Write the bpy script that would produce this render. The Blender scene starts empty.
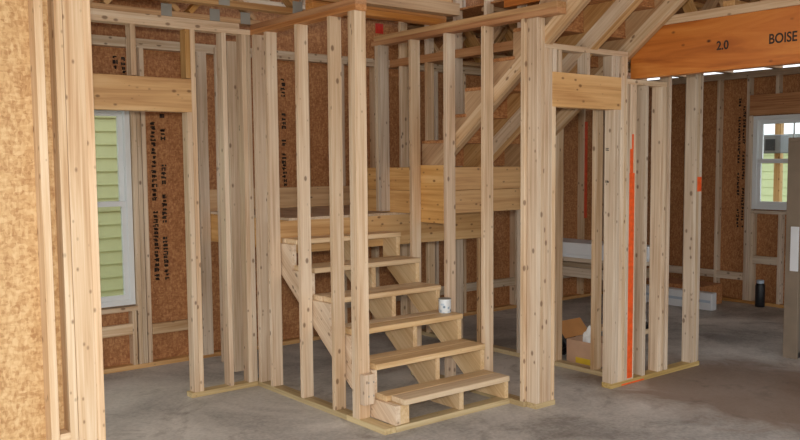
import bpy, bmesh, math, random
from mathutils import Vector, Matrix, Euler

random.seed(7)
scene = bpy.context.scene
C = scene.collection

# ------------------------------------------------------------------ camera
# world axes: X runs along the front wall line (away, to the right),
# Y runs along the stair walls (away, to the left), Z up.  Metres.
F_PX, CY_PX = 861.4, 232.0
YAW, PITCH, ROLL = math.radians(51.212), math.radians(4.587), math.radians(-0.4906)
EYE = 1.71
fw = Vector((math.cos(YAW)*math.cos(PITCH), math.sin(YAW)*math.cos(PITCH), -math.sin(PITCH)))
rt = Vector((math.sin(YAW), -math.cos(YAW), 0))
up = rt.cross(fw)
rt2 = rt*math.cos(ROLL) + up*math.sin(ROLL)
up2 = -rt*math.sin(ROLL) + up*math.cos(ROLL)
cam_d = bpy.data.cameras.new('camera')
cam = bpy.data.objects.new('camera', cam_d)
C.objects.link(cam)
cam.matrix_world = Matrix(((rt2.x, up2.x, -fw.x, 0), (rt2.y, up2.y, -fw.y, 0), (rt2.z, up2.z, -fw.z, EYE), (0, 0, 0, 1)))
cam_d.sensor_fit = 'HORIZONTAL'
cam_d.sensor_width = 36.0
cam_d.lens = F_PX/800*36
cam_d.shift_y = (CY_PX-220)/800
cam_d.clip_start = 0.05
scene.camera = cam

# ------------------------------------------------------------------ world, lights, exposure
world = bpy.data.worlds.new('world')
scene.world = world
world.use_nodes = True
bg = world.node_tree.nodes['Background']
bg.inputs['Color'].default_value = (0.90, 0.95, 1.0, 1)      # even overcast sky
bg.inputs['Strength'].default_value = 1.5

fl_d = bpy.data.lights.new('camera_flash', 'AREA')           # the flash of the camera, just above the lens
fl_d.shape = 'DISK'
fl_d.size = 0.14
fl_d.energy = 108
fl_d.color = (1.0, 0.95, 0.88)
flash = bpy.data.objects.new('camera_flash', fl_d)
C.objects.link(flash)
flash.matrix_world = Matrix.Translation((0.02, 0.02, EYE+0.16)) @ Matrix(((rt.x, up.x, -fw.x, 0), (rt.y, up.y, -fw.y, 0), (rt.z, up.z, -fw.z, 0), (0, 0, 0, 1)))

vs = scene.view_settings
vs.view_transform = 'Standard'
vs.look = 'None'
vs.gamma = 1.0
vs.use_curve_mapping = False
vs.exposure = 0.16

# ------------------------------------------------------------------ materials
def srgb(r, g, b):
    f = lambda c: (c/255/12.92) if c/255 <= .04045 else ((c/255+.055)/1.055)**2.4
    return (f(r), f(g), f(b), 1)

class N:
    def __init__(s, name):
        s.m = bpy.data.materials.new(name)
        s.m.use_nodes = True
        s.t = s.m.node_tree
        s.b = s.t.nodes['Principled BSDF']
    def n(s, typ, **kw):
        nd = s.t.nodes.new(typ)
        for k, v in kw.items():
            if k in nd.inputs: nd.inputs[k].default_value = v
            else: setattr(nd, k, v)
        return nd
    def l(s, a, b): s.t.links.new(a, b)
    def math(s, op, a, b=None, clamp=False):
        nd = s.n('ShaderNodeMath'); nd.operation = op; nd.use_clamp = clamp
        for i, v in enumerate((a, b)):
            if v is None: continue
            if isinstance(v, (int, float)): nd.inputs[i].default_value = v
            else: s.l(v, nd.inputs[i])
        return nd.outputs[0]
    def ramp(s, fac, stops):
        r = s.n('ShaderNodeValToRGB')
        e = r.color_ramp.elements
        while len(e) < len(stops): e.new(0.5)
        for el, (p, c) in zip(e, stops): el.position = p; el.color = c
        s.l(fac, r.inputs['Fac'])
        return r.outputs['Color']
    def mix(s, fac, a, b, mode='MIX'):
        nd = s.n('ShaderNodeMix'); nd.data_type = 'RGBA'; nd.blend_type = mode
        for sock, v in ((nd.inputs[0], fac), (nd.inputs[6], a), (nd.inputs[7], b)):
            if isinstance(v, (int, float, tuple)): sock.default_value = v
            else: s.l(v, sock)
        return nd.outputs[2]
    def coords(s, scale=(1, 1, 1), shuffle=True):
        tc = s.n('ShaderNodeTexCoord')
        out = tc.outputs['Object']
        if shuffle:
            oi = s.n('ShaderNodeObjectInfo')
            vm = s.n('ShaderNodeVectorMath'); vm.operation = 'SCALE'
            cx = s.n('ShaderNodeCombineXYZ')
            s.l(oi.outputs['Random'], cx.inputs[0]); s.l(oi.outputs['Random'], cx.inputs[1]); s.l(oi.outputs['Random'], cx.inputs[2])
            s.l(cx.outputs[0], vm.inputs[0]); vm.inputs['Scale'].default_value = 57.3
            ad = s.n('ShaderNodeVectorMath'); ad.operation = 'ADD'
            s.l(out, ad.inputs[0]); s.l(vm.outputs[0], ad.inputs[1])
            out = ad.outputs[0]
            s.rnd = oi.outputs['Random']
        mp = s.n('ShaderNodeMapping'); mp.inputs['Scale'].default_value = scale
        s.l(out, mp.inputs['Vector'])
        s.base = out
        return mp.outputs['Vector']
    def bump(s, h, strength=.2, dist=.003):
        bp = s.n('ShaderNodeBump'); bp.inputs['Strength'].default_value = strength; bp.inputs['Distance'].default_value = dist
        s.l(h, bp.inputs['Height']); s.l(bp.outputs[0], s.b.inputs['Normal'])

def wood(name, light, mid, dark, knots=.11, rough=.55, vary=.22, grain=1.0):
    """sawn lumber: local Z is along the board"""
    k = N(name)
    v = k.coords((55*grain, 55*grain, 1.3))
    g = k.n('ShaderNodeTexNoise', Scale=1.0, Detail=4.0, Roughness=.6, Distortion=.6); k.l(v, g.inputs['Vector'])
    mp2 = k.n('ShaderNodeMapping'); mp2.inputs['Scale'].default_value = (7, 7, .9); k.l(k.base, mp2.inputs['Vector'])
    b = k.n('ShaderNodeTexNoise', Scale=1.0, Detail=2.0); k.l(mp2.outputs[0], b.inputs['Vector'])
    f = k.math('ADD', k.math('MULTIPLY', g.outputs['Fac'], .55), k.math('MULTIPLY', b.outputs['Fac'], .45))
    col = k.ramp(f, [(.35, dark), (.50, mid), (.64, light)])
    # knots
    mp3 = k.n('ShaderNodeMapping'); mp3.inputs['Scale'].default_value = (18, 18, 11); k.l(k.base, mp3.inputs['Vector'])
    vo = k.n('ShaderNodeTexVoronoi', Scale=1.0); k.l(mp3.outputs[0], vo.inputs['Vector'])
    cut = k.math('SUBTRACT', k.math('MULTIPLY', vo.outputs['Color'], knots*1.9), vo.outputs['Distance'])
    kn = k.math('MULTIPLY', k.math('MULTIPLY', k.math('ADD', cut, .03), 9.0, clamp=True), .8)
    col = k.mix(kn, col, (dark[0]*.38, dark[1]*.32, dark[2]*.28, 1))
    # tone of each board
    h = k.n('ShaderNodeHueSaturation'); k.l(col, h.inputs['Color'])
    k.l(k.math('ADD', k.math('MULTIPLY', k.rnd, vary), 1-vary/2), h.inputs['Value'])
    r2 = k.math('FRACT', k.math('MULTIPLY', k.rnd, 7.77))
    k.l(k.math('ADD', k.math('MULTIPLY', r2, vary*1.2), 1-vary*.6), h.inputs['Saturation'])
    k.l(h.outputs[0], k.b.inputs['Base Color'])
    k.b.inputs['Roughness'].default_value = rough
    k.bump(g.outputs['Fac'], .25, .002)
    return k.m

def osb(name, cols, tone=.16):
    k = N(name)
    v = k.coords((1, 1, 1))
    fl = []
    for i, (ang, sc) in enumerate(((.2, (95, 95, 34)), (1.3, (36, 95, 98)), (.75, (80, 70, 50)))):
        mp = k.n('ShaderNodeMapping'); mp.inputs['Rotation'].default_value = (ang, ang*.7, ang*1.3); mp.inputs['Scale'].default_value = sc
        mp.inputs['Location'].default_value = (i*3.1, i*1.7, i*2.3)
        k.l(k.base, mp.inputs['Vector'])
        vo = k.n('ShaderNodeTexVoronoi', Scale=1.0); k.l(mp.outputs[0], vo.inputs['Vector'])
        sp = k.n('ShaderNodeSeparateColor'); k.l(vo.outputs['Color'], sp.inputs[0])
        fl.append(sp.outputs[0])
    no = k.n('ShaderNodeTexNoise', Scale=9.0, Detail=5.0); k.l(k.base, no.inputs['Vector'])
    f = k.math('ADD', k.math('MULTIPLY', k.math('ADD', k.math('ADD', fl[0], fl[1]), fl[2]), .23), k.math('MULTIPLY', no.outputs['Fac'], .31))
    col = k.ramp(f, [(.25, cols[0]), (.5, cols[1]), (.75, cols[2])])
    h = k.n('ShaderNodeHueSaturation'); k.l(col, h.inputs['Color'])
    k.l(k.math('ADD', k.math('MULTIPLY', k.rnd, tone), 1-tone/2), h.inputs['Value'])
    k.l(h.outputs[0], k.b.inputs['Base Color'])
    k.b.inputs['Roughness'].default_value = .6
    k.bump(f, .35, .003)
    return k.m

def plain(name, col, rough=.5, metal=0, spec=None, noise=.08, nscale=6):
    k = N(name)
    v = k.coords((nscale,)*3)
    no = k.n('ShaderNodeTexNoise', Scale=1.0, Detail=3.0); k.l(v, no.inputs['Vector'])
    a = tuple(c*(1-noise) for c in col[:3])+(1,); b = tuple(min(1, c*(1+noise)) for c in col[:3])+(1,)
    k.l(k.ramp(no.outputs['Fac'], [(.3, a), (.7, b)]), k.b.inputs['Base Color'])
    k.b.inputs['Roughness'].default_value = rough
    k.b.inputs['Metallic'].default_value = metal
    return k.m

M = {}
M['stud'] = wood('spruce_stud', srgb(231, 210, 182), srgb(214, 186, 153), srgb(186, 150, 114), knots=.145, rough=.42)
M['stud_pale'] = wood('weathered_stud', srgb(219, 202, 179), srgb(202, 180, 154), srgb(173, 146, 117), knots=.145)
M['plate'] = wood('orange_fir', srgb(205, 155, 108), srgb(190, 135, 88), srgb(160, 104, 62), knots=.07)
M['board'] = wood('yellow_pine_board', srgb(222, 183, 130), srgb(208, 163, 107), srgb(182, 133, 80), knots=.13, grain=.6)
M['treated'] = wood('treated_lumber', srgb(206, 184, 136), srgb(188, 162, 112), srgb(158, 130, 84), knots=.06)
M['truss'] = wood('truss_lumber', srgb(206, 168, 122), srgb(188, 146, 98), srgb(158, 114, 70), knots=.07)
M['tread'] = wood('tread_lumber', srgb(230, 204, 164), srgb(217, 186, 142), srgb(196, 160, 114), knots=.05)
M['osb'] = osb('oriented_strand_board', (srgb(146, 92, 52), srgb(172, 116, 70), srgb(196, 144, 94)))
M['osb_flash_lit'] = osb('flash_lit_strand_board', (srgb(172, 128, 80), srgb(202, 163, 112), srgb(219, 186, 138)))  # same board as the far sheets, flash brightness put into its colour
M['ink'] = plain('black_stamp_ink', srgb(44, 34, 28), .7)
M['spray'] = plain('orange_spray_paint', srgb(238, 92, 30), .5, noise=.15, nscale=30)
M['red'] = plain('red_spray_paint', srgb(205, 48, 32), .5, noise=.15, nscale=30)
M['spray_red'] = plain('faded_red_spray', srgb(214, 78, 44), .5, noise=.15, nscale=30)
M['zinc'] = plain('galvanised_steel', srgb(146, 143, 135), .6, .0)
M['vinyl'] = plain('white_vinyl', srgb(226, 230, 230), .35, noise=.02)
M['white'] = plain('white_primed', srgb(222, 224, 226), .45, noise=.03)
M['card'] = plain('cardboard', srgb(196, 158, 128), .8)
M['card_in'] = plain('cardboard_inside', srgb(190, 134, 78), .8)
M['black'] = plain('black_plastic', srgb(24, 24, 27), .45)
M['paper'] = plain('white_paper', srgb(225, 225, 222), .7, noise=.02)
M['yellow'] = plain('yellow_print', srgb(214, 178, 50), .6)
M['blue'] = plain('pale_blue_plastic', srgb(176, 190, 204), .5)
M['door'] = plain('grey_brown_door', srgb(112, 102, 92), .55, noise=.08)
M['door_edge'] = plain('door_jamb_wood', srgb(132, 116, 98), .6, noise=.1)
M['siding'] = plain('green_siding', srgb(222, 230, 178), .6, noise=.03)
M['ground'] = plain('outdoor_ground', srgb(120, 116, 88), .9, noise=.25)
M['grey'] = plain('grey_metal_box', srgb(128, 130, 134), .5)
M['darkgrey'] = plain('dark_grille', srgb(52, 52, 56), .6)
M['roofing'] = plain('grey_shingles', srgb(150, 152, 150), .8)

def lvl():
    k = N('laminated_veneer_beam')
    v = k.coords((9, 9, .9), shuffle=False)
    g = k.n('ShaderNodeTexNoise', Scale=1.0, Detail=5.0, Roughness=.55, Distortion=1.2); k.l(v, g.inputs['Vector'])
    col = k.ramp(g.outputs['Fac'], [(.3, srgb(150, 78, 26)), (.5, srgb(190, 110, 44)), (.68, srgb(206, 132, 60))])
    mp3 = k.n('ShaderNodeMapping'); mp3.inputs['Scale'].default_value = (7, 7, 4.5); k.l(k.base, mp3.inputs['Vector'])
    vo = k.n('ShaderNodeTexVoronoi', Scale=1.0); k.l(mp3.outputs[0], vo.inputs['Vector'])
    kn = k.math('MULTIPLY', k.math('SUBTRACT', .10, vo.outputs['Distance']), 14.0, clamp=True)
    col = k.mix(kn, col, srgb(72, 34, 16))
    k.l(col, k.b.inputs['Base Color'])
    k.b.inputs['Roughness'].default_value = .42
    return k.m
M['lvl'] = lvl()

def concrete():
    k = N('concrete_slab')
    k.coords((1, 1, 1), shuffle=False)
    a = k.n('ShaderNodeTexNoise', Scale=.9, Detail=6.0, Roughness=.6, Distortion=.5); k.l(k.base, a.inputs['Vector'])
    b = k.n('ShaderNodeTexNoise', Scale=45.0, Detail=4.0); k.l(k.base, b.inputs['Vector'])
    f = k.math('ADD', k.math('MULTIPLY', a.outputs['Fac'], .8), k.math('MULTIPLY', b.outputs['Fac'], .2))
    col = k.ramp(f, [(.36, srgb(142, 138, 132)), (.48, srgb(186, 181, 173)), (.62, srgb(216, 211, 202))])
    # brown mud tracked in by the doorway
    mp = k.n('ShaderNodeMapping'); mp.inputs['Location'].default_value = (-(6.0-3.11)*.95, -(3.15-1.78)*.6, 0)   # the slab's own origin is its centre
    mp.inputs['Scale'].default_value = (.95, .6, 1); k.l(k.base, mp.inputs['Vector'])
    ln = k.n('ShaderNodeVectorMath'); ln.operation = 'LENGTH'; k.l(mp.outputs[0], ln.inputs[0])
    s = k.n('ShaderNodeTexNoise', Scale=2.6, Detail=6.0, Roughness=.65, Distortion=.8); k.l(k.base, s.inputs['Vector'])
    mud = k.math('MULTIPLY', k.math('SUBTRACT', k.math('ADD', s.outputs['Fac'], .55), ln.outputs['Value']), 2.4, clamp=True)
    col = k.mix(k.math('MULTIPLY', mud, .75), col, srgb(126, 98, 74))
    d = k.n('ShaderNodeTexNoise', Scale=1.7, Detail=5.0, Roughness=.7, Distortion=1.5); k.l(k.base, d.inputs['Vector'])
    st = k.math('MULTIPLY', k.math('SUBTRACT', d.outputs['Fac'], .54), 5.0, clamp=True)
    col = k.mix(k.math('MULTIPLY', st, .65), col, srgb(96, 84, 72))
    k.l(col, k.b.inputs['Base Color'])
    k.b.inputs['Roughness'].default_value = .62
    k.bump(b.outputs['Fac'], .15, .002)
    return k.m
M['concrete'] = concrete()

def glass():
    k = N('window_glass')
    k.t.nodes.remove(k.b)
    tr = k.n('ShaderNodeBsdfTransparent'); tr.inputs[0].default_value = (.96, .985, .97, 1)
    gl = k.n('ShaderNodeBsdfGlossy', Roughness=.02)
    lw = k.n('ShaderNodeLayerWeight', Blend=.12)
    mx = k.n('ShaderNodeMixShader')
    k.l(lw.outputs['Fresnel'], mx.inputs[0]); k.l(tr.outputs[0], mx.inputs[1]); k.l(gl.outputs[0], mx.inputs[2])
    k.l(mx.outputs[0], k.t.nodes['Material Output'].inputs['Surface'])
    return k.m
M['glass'] = glass()

def can_mat():
    k = N('printed_tin')
    v = k.coords((22, 22, 22))
    vo = k.n('ShaderNodeTexVoronoi', Scale=1.6); k.l(v, vo.inputs['Vector'])
    k.l(k.ramp(vo.outputs['Distance'], [(.12, srgb(84, 98, 112)), (.3, srgb(176, 196, 210)), (.5, srgb(226, 230, 230))]), k.b.inputs['Base Color'])
    k.b.inputs['Roughness'].default_value = .35
    return k.m
M['tin'] = can_mat()

# ------------------------------------------------------------------ geometry helpers
AXM = {  # columns: where local x, y, z go (local z = along the board)
    'Z': Matrix(((1, 0, 0), (0, 1, 0), (0, 0, 1))),
    'X': Matrix(((0, 0, 1), (1, 0, 0), (0, 1, 0))),
    'Y': Matrix(((0, 1, 0), (0, 0, 1), (1, 0, 0))),
}
def link(name, me, mat, parent=None, mw=None):
    o = bpy.data.objects.new(name, me)
    C.objects.link(o)
    if mat is not None:
        me.materials.append(M[mat] if isinstance(mat, str) else mat)
    mw = mw or Matrix.Identity(4)
    if parent is not None:
        o.parent = parent
        mw = Matrix.Translation(-ORG[parent.name]) @ mw
    o.matrix_basis = mw
    return o
ORG = {}
def empty(name, loc, label=None, cat=None, kind=None, group=None, parent=None):
    o = bpy.data.objects.new(name, None)
    C.objects.link(o)
    o.empty_display_size = .1
    ORG[o.name] = Vector(loc)
    o.location = loc
    if parent is not None:
        o.parent = parent
        o.location = Vector(loc)-ORG[parent.name]
    return tag(o, label, cat, kind, group)
def tag(o, label=None, cat=None, kind=None, group=None):
    if label: o['label'] = label
    if cat: o['category'] = cat
    if kind: o['kind'] = kind
    if group: o['group'] = group
    return o
def root(o):
    ORG[o.name] = o.matrix_basis.translation.copy()
    return o

def box_mesh(name, w, d, h, ch=.002):
    """box centred on the origin with chamfered edges"""
    bm = bmesh.new()
    bmesh.ops.create_cube(bm, size=1)
    bmesh.ops.scale(bm, vec=(w, d, h), verts=bm.verts)
    ch = min(ch, .3*min(w, d, h))
    if ch > 0:
        bmesh.ops.bevel(bm, geom=list(bm.edges), offset=ch, segments=1, affect='EDGES')
    me = bpy.data.meshes.new(name)
    bm.to_mesh(me); bm.free()
    return me
MESH = {}
def B(name, x, y, z, mat, parent=None, axis=None, ch=.002, rot=None):
    """one board from its extents; the longest side is the grain unless axis is given"""
    s = {'X': x[1]-x[0], 'Y': y[1]-y[0], 'Z': z[1]-z[0]}
    if axis is None: axis = max(s, key=s.get)
    A = AXM[axis]
    loc = A.transposed() @ Vector((s['X'], s['Y'], s['Z']))
    dims = tuple(round(abs(v), 5) for v in loc)
    key = (dims, mat, ch)
    if key in MESH: me = MESH[key]; m = None
    else: me = MESH[key] = box_mesh(name, *dims, ch); m = mat
    mw = Matrix.Translation(((x[0]+x[1])/2, (y[0]+y[1])/2, (z[0]+z[1])/2))
    if rot: mw = mw @ Euler(rot).to_matrix().to_4x4()
    o = link(name, me, m, parent, mw @ A.to_4x4())
    return o

def P(name, poly, x0, x1, mat, parent, direction):
    """plate cut to a polygon in the Y-Z plane, x0..x1 thick; direction (y,z) = grain"""
    d = Vector((0, direction[0], direction[1])).normalized()
    u = Vector((1, 0, 0)); w = d.cross(u)
    R3 = Matrix((u, w, d)).transposed()
    c = Vector(((x0+x1)/2, sum(p[0] for p in poly)/len(poly), sum(p[1] for p in poly)/len(poly)))
    inv = R3.transposed()
    n = len(poly)
    vs_ = [inv @ (Vector((xx, p[0], p[1]))-c) for xx in (x0, x1) for p in poly]
    fs = [tuple(range(n)), tuple(range(2*n-1, n-1, -1))] + [(i+n, (i+1) % n+n, (i+1) % n, i) for i in range(n)]
    me = bpy.data.meshes.new(name)
    me.from_pydata(vs_, [], fs)
    bm = bmesh.new(); bm.from_mesh(me); bmesh.ops.recalc_face_normals(bm, faces=bm.faces)
    bmesh.ops.triangulate(bm, faces=[f for f in bm.faces if len(f.verts) > 4])
    bm.to_mesh(me); bm.free()
    return link(name, me, mat, parent, Matrix.Translation(c) @ R3.to_4x4())

def lathe(name, prof, mat, parent, loc, seg=20, rot=None):
    vs_, fs = [], []
    for r, z in prof:
        for i in range(seg):
            a = 2*math.pi*i/seg
            vs_.append((r*math.cos(a), r*math.sin(a), z))
    for j in range(len(prof)-1):
        for i in range(seg):
            a, b = j*seg+i, j*seg+(i+1) % seg
            fs.append((a, b, b+seg, a+seg))
    fs.append(tuple(range(seg-1, -1, -1))); fs.append(tuple(range((len(prof)-1)*seg, len(prof)*seg)))
    me = bpy.data.meshes.new(name); me.from_pydata(vs_, [], fs)
    for p in me.polygons: p.use_smooth = len(p.vertices) == 4
    mw = Matrix.Translation(loc)
    if rot: mw = mw @ Euler(rot).to_matrix().to_4x4()
    return link(name, me, mat, parent, mw)

T = .038   # thickness of a 2x
W = .089   # width of a 2x4
TOP = 2.673 # underside of the top plates
CEIL = 2.750

# ------------------------------------------------------------------ floor and ground
fo = B('floor', (-3.5, 9.72), (-3.5, 7.06), (-.15, 0), 'concrete', ch=0, axis='Z')
tag(fo, 'bare grey concrete slab with brown mud stains', 'floor', 'structure')
gr = B('outdoor_ground', (-30, 40), (-30, 40), (-.45, -.16), 'ground', ch=0, axis='Z')
tag(gr, 'bare earth ground outside around the house', 'ground', 'structure')

# ------------------------------------------------------------------ framed walls
def studs_y(par, ys, x0, z0, z1, mat='stud'):      # studs of a wall that runs along Y
    return [B('stud', (x0, x0+W), (y, y+T-.0015), (z0, z1), mat if isinstance(mat, str) else random.choice(mat), par, 'Z') for y in ys]
def studs_x(par, xs, y0, z0, z1, mat='stud', name='stud'):
    return [B(name, (x, x+T-.0018), (y0, y0+W), (z0, z1), mat if isinstance(mat, str) else random.choice(mat), par, 'Z') for x in xs]
SM = ('stud', 'stud', 'stud_pale')

def stamp(par, cx, z0, z1, face, width=.16, lines=2, seed=1, axis='Y', th=1.0):
    """illegible rows of printed marks running up a sheet (printed ink, as on the photo)"""
    rnd = random.Random(seed)
    vs_, fs = [], []
    def quad(a0, a1, b0, b1):
        i = len(vs_)
        for a, b in ((a0, b0), (a1, b0), (a1, b1), (a0, b1)):
            vs_.append((a, 0, b) if axis == 'Y' else (0, -a, b))
        fs.append((i, i+1, i+2, i+3))
    for ln in range(lines):
        a = -width/2+ln*width/lines
        lw = width/lines*.62
        z = z0
        while z < z1:
            h = rnd.uniform(.018, .04)
            if rnd.random() < .9:
                for s in range(rnd.randint(3, 5)):
                    if rnd.random() < .5:
                        t = a+rnd.uniform(0, lw-.012); quad(t, t+.013*th, z, z+h*.85)
                    else:
                        t = z+rnd.uniform(0, h*.7); u0 = a+rnd.uniform(0, lw*.4); quad(u0, u0+lw*.6, t, t+.011*th)
            else: z += rnd.uniform(.02, .08)
            z += h+.008
    me = bpy.data.meshes.new('stamp_print'); me.from_pydata(vs_, [], fs)
    loc = (cx, face, 0) if axis == 'Y' else (face, cx, 0)
    return link('stamp_print', me, 'ink', par, Matrix.Translation(loc))

# --- wall_left: near shear-wall return on the front wall line
FY = 3.97
w = empty('wall_left', (1.0, FY, 0), 'stud wall with strand board sheathing coloured flash-bright and a built-up end post', 'wall', 'structure')
B('bottom_plate', (-.3, 1.404), (FY, FY+W), (0, T), 'treated', w)
B('top_plate', (-.3, 1.404), (FY, FY+W), (TOP, CEIL), 'stud', w)
studs_x(w, (1.366,), FY, T, TOP, 'stud')
B('stud', (1.278, 1.366), (FY, FY+T), (T, TOP), 'stud', w, 'Z')
studs_x(w, (1.240, 1.156, .78, .37, -.04), FY, T, TOP, 'stud')
B('blocking', (1.194, 1.240), (FY, FY+W), (.45, .488), 'stud', w, 'X')
for i, (a, b) in enumerate(((-.3, .30), (.303, 1.404))):
    B('osb_sheet', (a, b), (FY+W, FY+W+.011), (.01, CEIL), 'osb_flash_lit', w, 'Z', .001)

# --- wall_hall (W1): opening with header
HY = 5.80
w = empty('wall_hall', (2.9, HY, 0), 'short stud wall with a wide board header over an opening', 'wall', 'structure')
B('bottom_plate', (2.69, 3.24), (HY, HY+W), (0, T), 'treated', w)
B('top_plate', (.2, 3.24), (HY, HY+W), (TOP, TOP+T), 'stud', w)
B('top_plate', (.2, 3.15), (HY, HY+W), (TOP+T, CEIL), 'stud', w)
studs_x(w, (2.753, 3.00, 3.165, 3.203), HY, T, TOP, SM)
studs_x(w, (2.715,), HY, T, 2.086, 'stud', 'trimmer_stud')
studs_x(w, (2.715,), HY, 2.326, TOP, 'truss', 'cripple_stud')
studs_x(w, (2.315, 1.91, 1.5), HY, 2.326, TOP, 'stud', 'cripple_stud')
studs_x(w, (.2, 1.05, 1.09), HY, T, TOP, SM)
B('header', (1.09, 2.753), (HY, HY+T), (2.086, 2.322), 'board', w)
B('header', (1.09, 2.753), (HY+W-T, HY+W), (2.086, 2.322), 'board', w)

# --- wall_stair_left (W2)
X2 = 3.24
w = empty('wall_stair_left', (X2, 5.0, 0), 'open stud wall along the left side of the lower stair flight', 'wall', 'structure')
B('bottom_plate', (X2, X2+W), (4.62, 5.89), (0, T), 'treated', w)
B('bottom_plate', (X2, X2+W), (4.20, 4.62), (0, T), 'treated', w)
B('top_plate', (X2, X2+W), (4.46, 5.89), (TOP, TOP+T), 'plate', w)
B('top_plate', (X2, X2+W), (4.46, 5.80), (TOP+T, CEIL), 'plate', w)
B('stud', (X2, X2+W), (5.745, 5.783), (T, TOP), 'stud', w, 'Z')
studs_y(w, (5.57, 5.15, 4.745), X2, T, TOP)
B('stud', (X2, X2+W+.006), (4.51, 4.51+T), (T, TOP), 'stud', w, 'Z')
B('stud', (X2, X2+W), (4.472, 4.51), (T, TOP), 'stud', w, 'Z')
studs_y(w, (6.17,), X2, T, TOP, 'stud_pale')
studs_y(w, (6.55, 6.90), X2+W+.001, T, TOP, 'stud_pale')
B('post_block', (X2+.004, X2+W), (4.42, 4.468), (.14, .34), 'stud', w, 'Z')
for q in (4, -1):
    for zz in (.19, .28):
        B('nail_head', (X2+.045+q*.008, X2+.053+q*.008), (4.4185, 4.4198), (zz, zz+.012), 'zinc', w, 'Z', 0)

# --- wall_stair_right (W3)
X3 = 4.36
w = empty('wall_stair_right', (X3, 4.8, 0), 'open stud wall between the lower flight and the upper flight', 'wall', 'structure')
B('bottom_plate', (X3, X3+W), (4.062, 5.30), (0, T), 'treated', w)
B('top_plate', (X3, X3+W), (3.78, 5.79), (TOP, TOP+T), 'plate', w)
B('top_plate', (X3, X3+W), (3.78, 5.75), (TOP+T, CEIL), 'truss', w)
studs_y(w, (4.064, 4.45, 4.855, 5.265), X3, T, TOP)
studs_y(w, (5.665, 5.705), X3, 1.31, TOP, 'stud_pale')

# --- header plate across the lower flight
w = empty('trim_1', (3.33, 4.93, CEIL), 'doubled board header resting on both stair walls above the lower flight', 'header', 'structure')
B('header', (X2, X3+W), (4.95, 4.95+W), (CEIL+.001, CEIL+.043), 'plate', w)
B('header', (X2, X3+W), (4.95, 4.95+W), (CEIL+.044, CEIL+.086), 'plate', w)
B('header', (X2, X3+W), (4.80, 4.80+W), (CEIL+.05, CEIL+.139), 'truss', w)
B('rim_board', (X2, X3+W), (4.89, 4.89+T), (CEIL+.14, CEIL+.36), 'truss', w)

# --- wall_closet (W4)
X4 = 5.47
w = empty('wall_closet', (X4, 5.4, 0), 'stud wall behind the upper stair flight in line with the big beam', 'wall', 'structure')
B('bottom_plate', (X4, X4+W), (4.062, 6.95), (0, T), 'treated', w)
B('top_plate', (X4, X4+W), (4.062, 6.95), (TOP, CEIL), 'plate', w)
studs_y(w, (4.337, 4.743, 5.15, 5.556, 5.962, 6.37, 6.77), X4, T, TOP, SM)
studs_y(w, (4.9, 5.15, 5.556, 5.962, 6.37, 6.77), X4, CEIL, 4.9, SM)
B('stud', (X4-.001, X4+W), (5.65, 5.688), (T, 1.02), 'board', w, 'Z')
B('rim_board', (X4-.045, X4-.002), (4.30, 5.30), (3.03, 3.35), 'lvl', w)

# --- wall_front: closet doorway, corner posts and the return on the right
w = empty('wall_front', (5.0, FY, 0), 'stud wall with the narrow closet doorway and orange-sprayed corner studs', 'wall', 'structure')
B('bottom_plate', (4.385, 4.585), (FY, FY+W), (0, T), 'treated', w)
B('bottom_plate', (5.212, 6.395), (FY, FY+W), (0, T), 'treated', w)
studs_x(w, (4.385, 4.423), FY, T, TOP, 'stud')
studs_x(w, (4.461, 4.499), FY, T, 2.475, 'stud')
studs_x(w, (4.537,), FY, T, 2.086, 'stud', 'trimmer_stud')
studs_x(w, (5.22, 5.258), FY, T, 2.086, 'stud_pale', 'trimmer_stud')
studs_x(w, (5.296, 5.334), FY, T, 2.475, 'stud')
B('header', (4.537, 5.296), (FY, FY+T), (2.086, 2.322), 'board', w)
B('header', (4.537, 5.296), (FY+W-T, FY+W), (2.086, 2.322), 'board', w)
B('top_plate', (4.461, 5.372), (FY, FY+W), (2.475, 2.475+T), 'stud', w)
studs_x(w, (4.545, 4.60, 4.90, 5.19, 5.235), FY, 2.322, 2.475, 'stud_pale', 'cripple_stud')
studs_x(w, (5.374, 5.412, 5.45), FY, T, 2.28, SM)
studs_x(w, (5.60, 5.80, 5.838), FY, T, 2.28, SM)
B('top_plate', (5.374, 5.876), (FY, FY+W), (2.28, 2.28+T), 'stud', w)
studs_x(w, (5.90,), FY+.0, T, TOP, 'stud')
studs_x(w, (6.265, 6.303, 6.341), FY, T, TOP, SM)
B('top_plate', (5.565, 6.395), (FY, FY+W), (TOP, CEIL), 'stud', w)
B('paint_mark', (5.405, 5.468), (FY-.0015, FY-.0003), (.05, 1.62), 'spray', w, 'Z', 0)
B('paint_mark', (5.410, 5.450), (FY-.0015, FY-.0003), (1.62, 1.80), 'spray', w, 'Z', 0)
B('paint_mark', (5.432, 5.452), (FY-.0015, FY-.0003), (1.80, 1.91), 'spray', w, 'Z', 0)
B('paint_mark', (5.34, 5.62), (FY-.0015, FY-.0003), (.004, .016), 'spray', w, 'X', 0)
B('paint_mark', (6.312, 6.372), (FY-.0015, FY-.0003), (1.455, 1.575), 'spray', w, 'Z', 0)
stamp(w, FY+.05, 1.55, 1.82, 5.2185, .06, 1, 21, 'X', .4)

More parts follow.
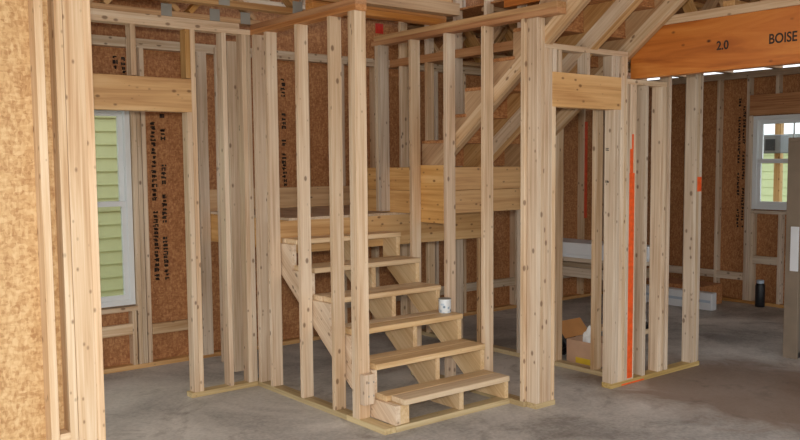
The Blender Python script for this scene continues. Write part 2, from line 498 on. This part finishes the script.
# --- wall_back: exterior wall with sheathing and a window
BY = 6.95
w = empty('wall_back', (4.5, BY, 0), 'exterior stud wall sheathed in strand board behind the stair landing', 'wall', 'structure')
B('bottom_plate', (.2, 9.6), (BY, BY+W), (0, T), 'truss', w)
B('top_plate', (.2, 9.6), (BY, BY+W), (TOP, TOP+T), 'stud_pale', w)
B('top_plate', (.2, 9.6), (BY, BY+W), (TOP+T, CEIL), 'stud_pale', w)
B('bottom_plate', (.2, 9.6), (BY, BY+W), (3.15, 3.188), 'stud_pale', w)
WX0, WX1, WZ0, WZ1 = 1.80, 2.755, .545, 2.20
studs_x(w, [3.245+.406*i for i in range(16)], BY, T, TOP, SM)
studs_x(w, [3.245+.406*i for i in range(16)], BY, 3.188, 4.9, 'stud_pale')
studs_x(w, (.2, .65, 1.05, 1.45), BY, T, TOP, SM)
studs_x(w, (WX0-2*T-.02, 2.84+.003), BY, T, TOP, 'stud')
studs_x(w, (WX0-T-.01, WX1+.006, WX1+.045), BY, T, WZ1, SM, 'trimmer_stud')
B('header', (WX0-T, 2.80), (BY, BY+T), (WZ1+.01, WZ1+.245), 'board', w)
B('sill_plate', (WX0, WX1+.01), (BY, BY+W), (WZ0-.05, WZ0-.012), 'stud', w)
studs_x(w, (1.95, 2.30, 2.712), BY, T, WZ0-.05, 'stud', 'cripple_stud')
studs_x(w, (1.95, 2.36), BY, WZ1+.245, TOP, 'stud', 'cripple_stud')
B('blocking', (2.338, 2.712), (BY, BY+T), (.30, .39), 'stud', w, 'X')
B('blocking', (2.882, 3.245), (BY, BY+T), (.275, .364), 'stud', w, 'X')
for i in range(3, 15): B('blocking', (3.245+.406*i+T, 3.245+.406*(i+1)), (BY, BY+T), (.275, .364), 'stud_pale', w, 'X')
OY = BY+W
def sheet(a, b, z0, z1): return B('osb_sheet', (a+.0002, b-.0002), (OY, OY+.011), (z0, z1), 'osb', w, 'Z', 0)
sheet(.0, WX0, .005, 2.60)
sheet(WX0, WX1, .005, WZ0); sheet(WX0, WX1, WZ1, 2.60)
x = WX1
while x < 9.6:
    sheet(x, min(x+1.22, 9.6), .005, 2.60); sheet(x, min(x+1.22, 9.6), 2.60, 5.0); x += 1.22
sheet(.0, WX1, 2.60, 5.0)
stamp(w, 3.035, .72, 2.2, OY-.002, .17, 2, 3)
stamp(w, 4.235, 1.5, 2.5, OY-.002, .17, 2, 5)
stamp(w, 2.72, 2.44, 2.6, OY-.002, .14, 2, 8)
B('paint_mark', (5.36, 5.46), (OY-.0015, OY-.0003), (3.02, 3.12), 'red', w, 'Z', 0)
B('paint_mark', (8.545, 8.60), (BY-.0015, BY-.0003), (1.0, 2.2), 'spray_red', w, 'Z', 0)

# --- wall_right: far exterior wall with a window
RX = 9.60
w = empty('wall_right', (RX, 5.2, 0), 'far exterior stud wall with strand board sheathing around the right window', 'wall', 'structure')
RW0, RW1, RZ0, RZ1 = 4.15, 5.33, 1.13, 2.22       # window opening in Y and Z
B('bottom_plate', (RX, RX+W), (-2.9, 6.95), (0, T), 'truss', w)  # wall lengthened past the view to keep daylight from the right room
B('top_plate', (RX, RX+W), (-2.9, 6.95), (TOP, CEIL), 'stud_pale', w)
studs_y(w, (6.60, 6.19, 5.755, 5.37, 4.05, 3.70, 3.3, 2.9, 2.5, 2.1, 1.7, 1.3, .9, .5, .1, -.3, -.7, -1.1, -1.5, -1.9, -2.3, -2.7), RX, T, TOP, 'stud_pale')
for y in (5.332, 4.11): B('trimmer_stud', (RX, RX+W), (y, y+T), (T, RZ1), 'stud_pale', w, 'Z')
B('header', (RX, RX+T), (4.11, 5.37), (RZ1+.01, RZ1+.245), 'plate', w)
B('sill_plate', (RX, RX+W), (RW0, RW1), (RZ0-.05, RZ0-.012), 'stud_pale', w)
for y in (5.29, 4.95, 4.55, 4.16): B('cripple_stud', (RX, RX+W), (y, y+T), (T, RZ0-.05), 'stud_pale', w, 'Z')
for y in (5.02, 4.6): B('cripple_stud', (RX, RX+W), (y, y+T), (RZ1+.245, TOP), 'stud_pale', w, 'Z')
B('blocking', (RX, RX+T), (4.988, 5.29), (.49, .58), 'stud_pale', w, 'Y')
for a, b in ((5.408, 5.755), (5.793, 6.19), (6.228, 6.6)): B('blocking', (RX, RX+T), (a, b), (.275, .364), 'stud_pale', w, 'Y')
def sheet_r(a, b, z0, z1): return B('osb_sheet', (RX+W, RX+W+.011), (a+.0002, b-.0002), (z0, z1), 'osb', w, 'Z', 0)
for a, b in ((6.15, 7.05), (5.33, 6.15), (2.93, 4.15), (1.71, 2.93), (.49, 1.71), (-.73, .49), (-1.95, -.73), (-2.9, -1.95)): sheet_r(a, b, .005, CEIL)
sheet_r(4.15, 5.33, .005, RZ0); sheet_r(4.15, 5.33, RZ1, CEIL)
stamp(w, 5.50, .9, 2.45, RX+W-.002, .12, 2, 9, 'X')

# ------------------------------------------------------------------ windows
def window_y(name, x0, x1, z0, z1, y, label):
    w = empty(name, ((x0+x1)/2, y, z0), label, 'window', 'structure')
    f = .045
    def fr(n, xs, zs, ys, ax=None): B(n, xs, ys, zs, 'vinyl', w, ax)
    fr('window_frame', (x0, x0+f), (z0, z1), (y, y+.08)); fr('window_frame', (x1-f, x1), (z0, z1), (y, y+.08))
    fr('window_frame', (x0+f, x1-f), (z0, z0+f), (y, y+.08)); fr('window_frame', (x0+f, x1-f), (z1-f, z1), (y, y+.08))
    zm = (z0+z1)/2+.02
    for n, za, zb, yy in (('lower_sash', z0+f, zm+.02, y+.012), ('upper_sash', zm-.02, z1-f, y+.045)):
        s = empty(n, ((x0+x1)/2, yy, za), parent=w)
        g = .042
        B('sash_rail', (x0+f, x1-f), (yy, yy+.03), (za, za+g), 'vinyl', s); B('sash_rail', (x0+f, x1-f), (yy, yy+.03), (zb-g, zb), 'vinyl', s)
        B('sash_stile', (x0+f, x0+f+g), (yy, yy+.03), (za+g, zb-g), 'vinyl', s); B('sash_stile', (x1-f-g, x1-f), (yy, yy+.03), (za+g, zb-g), 'vinyl', s)
        B('pane', (x0+f+g, x1-f-g), (yy+.012, yy+.016), (za+g, zb-g), 'glass', s, 'Z', 0)
    return w
window_y('window_1', WX0, WX1, WZ0, WZ1, BY+.03, 'tall white vinyl sash window looking onto green siding')

def window_x(name, y0, y1, z0, z1, x, label):
    w = empty(name, (x, (y0+y1)/2, z0), label, 'window', 'structure')
    f = .05
    for ys in ((y0, y0+f), (y1-f, y1)): B('window_frame', (x, x+.08), ys, (z0, z1), 'vinyl', w)
    for zs in ((z0, z0+f), (z1-f, z1)): B('window_frame', (x, x+.08), (y0+f, y1-f), zs, 'vinyl', w)
    zm = (z0+z1)/2+.02
    for n, za, zb, xx in (('lower_sash', z0+f, zm+.02, x+.012), ('upper_sash', zm-.02, z1-f, x+.045)):
        s = empty(n, (xx, (y0+y1)/2, za), parent=w)
        g = .045
        B('sash_rail', (xx, xx+.03), (y0+f, y1-f), (za, za+g), 'vinyl', s); B('sash_rail', (xx, xx+.03), (y0+f, y1-f), (zb-g, zb), 'vinyl', s)
        B('sash_stile', (xx, xx+.03), (y0+f, y0+f+g), (za+g, zb-g), 'vinyl', s); B('sash_stile', (xx, xx+.03), (y1-f-g, y1-f), (za+g, zb-g), 'vinyl', s)
        B('pane', (xx+.012, xx+.016), (y0+f+g, y1-f-g), (za+g, zb-g), 'glass', s, 'Z', 0)
        if n == 'upper_sash': B('muntin', (xx+.006, xx+.022), (4.86, 4.875), (za+g, zb-g), 'vinyl', s, 'Z')
    return w
window_x('window_2', RW0, RW1, RZ0, RZ1, RX+.02, 'white vinyl sash window with a view of sky and green siding')

# ------------------------------------------------------------------ staircase
st = empty('staircase', (3.85, 4.2, 0), 'unfinished wooden staircase with open treads, landing and upper flight', 'staircase')
RISE, RUN, Y0, Z1 = .190, .243, 4.186, .203
def yn(n): return Y0+RUN*n
def zn(n): return Z1+RISE*n
NT = 6
def stringer_low(x0):
    nose = .022
    pts = []
    for n in range(NT):
        pts.append((yn(n)+nose, zn(n)-T-(RISE if n else zn(0)-T-.04)))
        pts.append((yn(n)+nose, zn(n)-T))
    yl = 5.60
    pts.append((yl, zn(NT-1)-T))
    slope = RISE/RUN
    low = lambda y: zn(0)-T-.165+slope*(y-yn(1)-nose)
    pts.append((yl, low(yl)))
    yb = yn(1)+nose+(.04-(zn(0)-T-.165))/slope
    pts.append((yb, .04))
    P('stringer', pts, x0, x0+T, 'tread' if x0 > 3.5 else 'stud', st, (RUN, RISE))
for x0 in (3.335, 3.885, 4.318): stringer_low(x0)
B('toe_block', (3.375, 3.45), (4.212, 4.46), (.04, .163), 'tread', st, 'Y')
for n in range(NT):
    off = random.uniform(-.006, .006)
    B('tread', (3.34 + (.055 if n == 0 else .02)+off, 4.352+off*.5), (yn(n), yn(n)+.14), (zn(n)-T, zn(n)), 'tread', st, 'X', .004)
    if yn(n)+.285 < 5.59 or True:
        B('tread', (3.34+.012-off, 4.345-off), (yn(n)+.144, min(yn(n)+.264, 5.597)), (zn(n)-T, zn(n)), 'tread', st, 'X', .004)
B('kicker_plate', (X2+W, X3), (4.195, 4.195+W), (0, T), 'treated', st)
# landing
LZ = 1.30
B('rim_board', (X2+W, X4), (5.60, 5.60+T), (LZ-.02-.25, LZ-.02), 'board', st)
B('rim_board', (X2+W+.095, X4), (BY-T, BY), (LZ-.02-.25, LZ-.02), 'board', st)
for x in (3.428, 3.74, 4.15, 4.56, 4.96, 5.42): B('joist', (x, x+T), (5.638, BY-T), (LZ-.02-.24, LZ-.02), 'board', st)
for a, b in ((X2+W+.095, 4.40), (4.403, X4)): B('deck_panel', (a, b), (5.60, BY), (LZ-.02, LZ), 'stud_pale', st, 'Y', .001)
B('ledger_board', (X2+W+.095, X4), (BY-T, BY), (LZ+.002, LZ+.19), 'board', st)
# boxed steps at the foot of the upper flight
BF = 5.12
for z in (1.30, 1.487):
    B('step_box_front', (X3+W+.04, X4-.008), (BF, BF+T), (z, z+.184), 'board', st)
    B('step_box_side', (X4-.046, X4-.008), (BF+T, 5.95), (z, z+.184), 'board', st)
    B('step_box_back', (X3+W+.04, X4-.008), (5.95, 5.988), (z, z+.184), 'board', st)
B('step_box_side', (X3+W+.002, X3+W+.04), (5.0, 5.36), (1.235, 1.69), 'board', st, 'Y')
B('step_box_side', (X3+W+.002, X3+W+.04), (5.362, 5.988), (1.30, 1.484), 'board', st, 'Y')
B('step_box_side', (X3+W+.002, X3+W+.04), (5.362, 5.988), (1.487, 1.671), 'board', st, 'Y')
# upper flight
UR, UN = .190, .25
def stringer_up(x0):
    low = lambda y: 2.54+(3.92-y)*.76
    pts = [(5.02, low(5.02)), (5.06, 1.672), (5.30, 1.672)]
    NN = 8
    for n in range(NN):
        pts.append((5.30-UN*n, 1.86+UR*n)); pts.append((5.05-UN*n, 1.86+UR*n))
    ye = 5.05-UN*(NN-1)
    pts.append((ye, low(ye)))
    P('stringer', pts, x0, x0+T, 'truss', st, (-UN, UR))
def stringer_brace(x0):
    low = lambda y: 2.54+(3.92-y)*.76
    v = .089*math.hypot(1, .76)
    P('stringer_brace', [(5.0, low(5.0)), (3.34, low(3.34)), (3.34, low(3.34)+v), (5.0, low(5.0)+v)], x0, x0+T, 'stud', st, (-UN, UR))
for x0 in (4.456, 4.896, 5.381): stringer_brace(x0)
for x0 in (4.495, 4.935, 4.975, 5.42): stringer_up(x0)
for n in range(7):
    B('tread', (X3+W+.045, X4-.01), (5.05-UN*n-.02, 5.30-UN*n), (1.861+UR*n, 1.886+UR*n), 'osb', st, 'X', .003)
    for a, b in ((4.534, 4.934), (5.014, 5.419)): B('riser', (a, b), (5.282-UN*n, 5.299-UN*n), (1.68+UR*n, 1.858+UR*n), 'osb', st, 'X', .001)

# ------------------------------------------------------------------ the big beam
bmx = empty('ceiling_beam', (X4, 1.0, 2.325), 'deep orange laminated beam with black lettering under the ceiling', 'beam')
B('beam_ply', (X4, X4+.044), (-3.0, 4.02), (2.325, 2.688), 'lvl', bmx, 'Y', .002)
B('beam_ply', (X4+.045, X4+.089), (-3.0, 4.02), (2.325, 2.688), 'lvl', bmx, 'Y', .002)
B('top_plate', (X4-.005, X4+.089), (-3.0, 3.96), (2.689, CEIL), 'stud', bmx)
def text(body, y_left, y_right, z0, h, par):
    cu = bpy.data.curves.new('lettering', 'FONT'); cu.body = body; cu.size = 1; cu.extrude = .002; cu.offset = .022
    o = bpy.data.objects.new('tmp', cu); C.objects.link(o)
    bpy.context.view_layer.update()
    me = bpy.data.meshes.new_from_object(o.evaluated_get(bpy.context.evaluated_depsgraph_get()))
    bpy.data.objects.remove(o)
    xs = [v.co.x for v in me.vertices]; ys = [v.co.y for v in me.vertices]
    sx = (y_left-y_right)/(max(xs)-min(xs)); sy = h/(max(ys)-min(ys))
    for v in me.vertices:
        x, y, z = v.co
        v.co = (0-(.0012 if z > 0 else -.0005), -(x-min(xs))*sx, (y-min(ys))*sy)
    me.update()
    return link('lettering', me, 'ink', par, Matrix.Translation((X4, y_left, z0)))
text('2.0', 3.312, 3.222, 2.463, .062, bmx)
text('BOISE', 2.935, 2.748, 2.463, .066, bmx)

# ------------------------------------------------------------------ ceiling: open-web floor trusses and deck
ce = empty('ceiling', (2, 4, CEIL), 'open-web floor trusses carrying a strand board deck', 'ceiling', 'structure')
def truss(x0, x1, y, nodes=.61, detail=True, plates=None):
    tr = empty('floor_truss', ((x0+x1)/2, y, CEIL), parent=ce)
    z0, z1 = CEIL+.001, CEIL+.36
    B('bottom_chord', (x0, x1), (y, y+W), (z0, z0+T), 'truss', tr)
    B('top_chord', (x0, x1), (y, y+W), (z1-T, z1), 'truss', tr)
    n = max(2, round((x1-x0)/nodes)); s = (x1-x0)/n
    for i in range(n):
        a, b = x0+i*s, x0+(i+.5)*s
        for p, q in (((a+.04, z0+T), (b, z1-T)), ((b, z1-T), (x0+(i+1)*s-.04, z0+T))):
            dx, dz = q[0]-p[0], q[1]-p[1]
            Ln = math.hypot(dx, dz)
            key = ('web', round(Ln, 3))
            if key not in MESH: MESH[key] = box_mesh('web', T, W, Ln-.01, .002); mm = 'truss'
            else: mm = None
            ang = math.atan2(dx, dz)
            link('web', MESH[key], mm, tr, Matrix.Translation(((p[0]+q[0])/2, y+W/2, (p[1]+q[1])/2)) @ Matrix.Rotation(ang, 4, 'Y'))
    if detail:
        for xc in plates or [min(max(x0+i*s, x0+.06), x1-.045) for i in range(n+1)]:
            B('nail_plate', (xc-.04, xc+.04), (y-.0025, y-.0005), (z0+.0, z0+.085), 'zinc', tr, 'X', 0)
for y in (5.80, 5.20, 4.59, 3.98, 3.37, 2.76, 2.15, 1.54, .93, .3, -.3, -.9): truss(-.33, 3.325, y, detail=y > 4, plates=(2.0, 2.58, 2.95, 3.2) if y == 5.80 else None)
for y in (6.85, 6.24, 5.63, 5.02, 4.41, 3.80, 3.19, 2.58, 1.97, 1.36, .75, .15, -.46, -1.07, -1.68, -2.3): truss(5.565 if y > 4.0 else 5.48, 9.68, y, detail=False)
def deck(a, b, c, d): B('deck_panel', (a, b), (c, d), (CEIL+.362, CEIL+.38), 'osb', ce, 'X', .001)
for i in range(8):
    c = 1.4+.9*i
    if c < 6.9: deck(-.4, 3.33, c, min(c+.897, 6.94))
for i in range(11):
    c = -2.9+.9*i
    deck(5.52, 9.70, c, min(c+.897, 6.94))  # panels carried on out of view to darken the right room
for c in (1.4, 2.4): deck(3.333, 5.517, c, min(c+.997, 3.3))
tag(B('unseen_roof_cover', (-.4, 9.7), (1.4, 7.06), (5.0, 5.02), 'osb', None, 'X', 0), 'unseen strand board roof added to shade the open stair well', 'roof', 'structure')  # out of view, added to keep sky light off the stair well

# ------------------------------------------------------------------ loose things inside
can = empty('tin_can', (4.285, 4.80, zn(2)), 'small white and blue printed tin can on a stair tread', 'can')
lathe('can_body', [(.046, 0), (.047, .003), (.047, .102), (.046, .105)], 'tin', can, (4.285, 4.80, zn(2)+.001))
lathe('can_rim', [(.048, 0), (.0485, .002), (.048, .005)], 'zinc', can, (4.285, 4.80, zn(2)+.104))

bo = empty('thermos_flask', (9.50, 5.13, 0), 'black cylindrical flask with a pale cap by the far wall', 'flask')
lathe('flask_body', [(.05, 0), (.054, .006), (.054, .25), (.046, .27), (.044, .275)], 'black', bo, (9.50, 5.13, .001))
lathe('flask_cap', [(.04, 0), (.042, .003), (.042, .035), (.038, .04)], 'blue', bo, (9.50, 5.13, .2765))

ct = empty('long_carton', (8.95, 5.7, 0), 'long white carton lying on the floor by the back wall', 'carton')
B('carton_body', (8.83, 8.93), (5.34, 6.75), (.0, .20), 'white', ct, 'Y', .006)
B('carton_tape', (8.8285, 8.8298), (5.36, 6.73), (.085, .115), 'blue', ct, 'Y', 0)
sb = B('timber_block', (8.96, 9.40), (5.55, 6.78), (0, .24), 'osb', None, 'Y', .003)
tag(sb, 'thick brown timber block lying behind the long white carton', 'timber')

# low bench with white trim boards behind the closet
wb = empty('workbench', (6.72, 5.27, 0), 'low site-built wooden bench carrying white trim boards behind the closet', 'bench')
for i in range(3): B('bench_plank', (6.48+.165*i, 6.64+.165*i), (4.72, 6.12), (.745, .783), 'stud_pale', wb, 'Y')
for xx in (6.48, 6.93): B('apron_rail', (xx, xx+T), (4.72, 6.12), (.60, .689), 'stud_pale', wb, 'Y')
for xx in (6.519, 6.84):
    for yy in (4.74, 6.06): B('leg', (xx, xx+W), (yy, yy+T), (0, .744), 'stud_pale', wb, 'Z')
LB = ('white primed trim board on the bench along its near edge', 'white primed trim board on the bench between two others', 'white primed trim board on the bench along its far edge')
for i in range(3):
    o = B('trim_board', (6.49+.15*i, 6.635+.15*i), (4.70, 6.10), (.784, .815), 'white', None, 'Y', .002)
    tag(o, LB[i], 'board', group='white trim boards on the bench')
for i in range(2):
    o = B('trim_board', (6.475+.17*i, 6.64+.17*i), (4.66, 6.05), (.816, .93), 'white', None, 'Y', .004)
    tag(o, ('thick white trim board on top of the stack, facing the closet', 'thick white trim board on top of the stack, behind its twin')[i], 'board', group='white trim boards on the bench')

# carton of rubbish inside the closet wall
cb = empty('cardboard_box', (5.83, 4.72, 0), 'open cardboard box full of scraps behind the closet wall plate', 'box')
bx0, bx1, by0, by1, bh = 5.66, 5.98, 4.46, 4.78, .20
B('side_panel', (bx0, bx0+.006), (by0, by1), (.006, bh), 'card', cb, 'Y', .001)
B('side_panel', (bx1-.006, bx1), (by0, by1), (.006, bh), 'card', cb, 'Y', .001)
B('side_panel', (bx0+.007, bx1-.007), (by0, by0+.006), (.006, bh), 'card', cb, 'X', .001)
B('side_panel', (bx0+.007, bx1-.007), (by1-.006, by1), (.006, bh), 'card', cb, 'X', .001)
B('bottom_panel', (bx0, bx1), (by0, by1), (0, .005), 'card', cb, 'X', .001)
B('flap', (bx0-.01, bx1), (by1+.0, by1+.006), (bh, bh+.17), 'card_in', cb, 'X', .001, rot=(-.75, 0, 0)).location += Vector((0, .06, -.02))
B('print_band', (bx0-.0012, bx0-.0004), (by0+.03, by1-.1), (.01, .06), 'yellow', cb, 'Y', 0)
def crumple(name, loc, size, mat, seed, label, cat, group=None):
    rnd = random.Random(seed)
    bm = bmesh.new(); bmesh.ops.create_icosphere(bm, subdivisions=3, radius=1)
    for v in bm.verts:
        k = 1+rnd.uniform(-.16, .1)
        v.co = Vector((v.co.x*size[0]*k, v.co.y*size[1]*k, max(-.8, v.co.z)*size[2]*k))
    zmin = min(v.co.z for v in bm.verts)
    for v in bm.verts: v.co.z = max(v.co.z-zmin, 0)
    me = bpy.data.meshes.new(name); bm.to_mesh(me); bm.free()
    o = link(name, me, mat, None, Matrix.Translation(loc))
    return tag(o, label, cat, group=group)
crumple('rubbish_bag', (5.80, 5.02, 0), (.17, .16, .17), 'black', 3, 'crumpled black rubbish bag behind the cardboard box', 'bag')
crumple('paper_wad', (5.735, 4.60, .006), (.055, .06, .17), 'paper', 4, 'crumpled white paper sticking out of the cardboard box', 'paper')
o = B('leaflet', (6.12, 6.40), (4.50, 4.75), (0.30, .315), 'paper', None, 'X', .001)
tag(o, 'flat white packet lying on the dark crate beside the cardboard box', 'packet')
o = B('leaflet', (6.08, 6.36), (4.40, 4.68), (0.2605, .2995), 'black', None, 'X', .002)
tag(o, 'flat black packet under the white one on the plank', 'packet')
o = B('plank', (6.05, 6.45), (4.38, 4.80), (.222, .260), 'tread', None, 'X', .002)
tag(o, 'short wooden plank lying across a pale blue tub', 'plank')
tub = empty('plastic_tub', (6.22, 4.58, 0), 'pale blue plastic tub under the short plank', 'tub')
lathe('tub_body', [(.12, 0), (.125, .005), (.14, .19), (.14, .20)], 'blue', tub, (6.22, 4.58, .001))
lathe('tub_rim', [(.143, 0), (.146, .004), (.146, .016), (.142, .02)], 'blue', tub, (6.22, 4.58, .2013))

# door standing at the right
DX = .15
dr = empty('door_slab', (7.2, 3.60, 0), 'tall grey-brown door in a bare wooden jamb standing at the right', 'door')
B('jamb', (7.05+DX, 7.085+DX), (3.55, 3.67), (0, 1.86), 'door_edge', dr, 'Z')
B('slab', (7.09+DX, 7.95+DX), (3.575, 3.62), (.04, 1.86), 'door', dr, 'Z')
B('head_jamb', (7.05+DX, 7.99+DX), (3.55, 3.67), (1.861, 1.896), 'door_edge', dr, 'X')
B('jamb', (7.955+DX, 7.99+DX), (3.55, 3.67), (0, 1.86), 'door_edge', dr, 'Z')
B('protective_strip', (7.035+DX, 7.0495+DX), (3.552, 3.62), (.76, 1.14), 'white', dr, 'Z', .001)
B('sill', (7.086+DX, 7.954+DX), (3.56, 3.66), (0, .035), 'black', dr, 'X')

# ------------------------------------------------------------------ outside
nh = empty('neighbour_house', (2.5, 10.2, -.16), 'neighbouring house wall of pale green lap siding beyond the window', 'house')
B('wall_sheathing', (-1.5, 8.0), (10.2, 10.35), (-.16, 6.0), 'siding', nh, 'X', 0)
me = None
for i in range(36):
    z = -.1+.158*i
    B('siding_board', (-1.5, 8.0), (10.165, 10.185), (z, z+.175), 'siding', nh, 'X', 0, rot=(-.09, 0, 0))
nr = empty('neighbour_shed', (16.5, 8, -.16), 'low neighbouring building of pale green siding with a grey roof', 'house')
B('wall_sheathing', (16.5, 16.7), (3.0, 14.0), (-.16, 2.05), 'siding', nr, 'Y', 0)
for i in range(13):
    z = -.1+.158*i
    B('siding_board', (16.465, 16.485), (3.0, 14.0), (z, z+.175), 'siding', nr, 'Y', 0, rot=(0, .09, 0))
B('roof_edge', (16.2, 18.5), (2.8, 14.2), (2.08, 2.2), 'roofing', nr, 'Y', .01)
po = empty('porch_post', (12.0, 6.2, -.16), 'raw pine porch post standing outside the right window', 'post')
B('post_shaft', (12.0, 12.09), (6.23, 6.32), (-.16, 2.35), 'board', po, 'Z')
B('post_base', (11.98, 12.11), (6.21, 6.34), (-.16, -.05), 'zinc', po, 'Z')
hv = empty('wall_unit', (11.8, 6.2, 1.9), 'grey metal unit with a dark grille fixed to the porch post', 'metal unit')
B('casing', (11.75, 11.99), (6.10, 6.45), (1.80, 2.06), 'grey', hv, 'Y', .01)
B('grille', (11.742, 11.7495), (6.18, 6.32), (1.84, 2.0), 'darkgrey', hv, 'Y', 0)

# parts that look different from the rest of their thing
for o in bpy.data.objects:
    n = o.name.split('.')[0]
    if n == 'paint_mark': o['label'] = 'orange-red spray paint mark'
    elif n == 'stamp_print': o['label'] = 'black printed stamp marks'
    elif n == 'lettering': o['label'] = 'black stencilled lettering'
    elif n == 'nail_plate': o['label'] = 'grey steel nail plate'
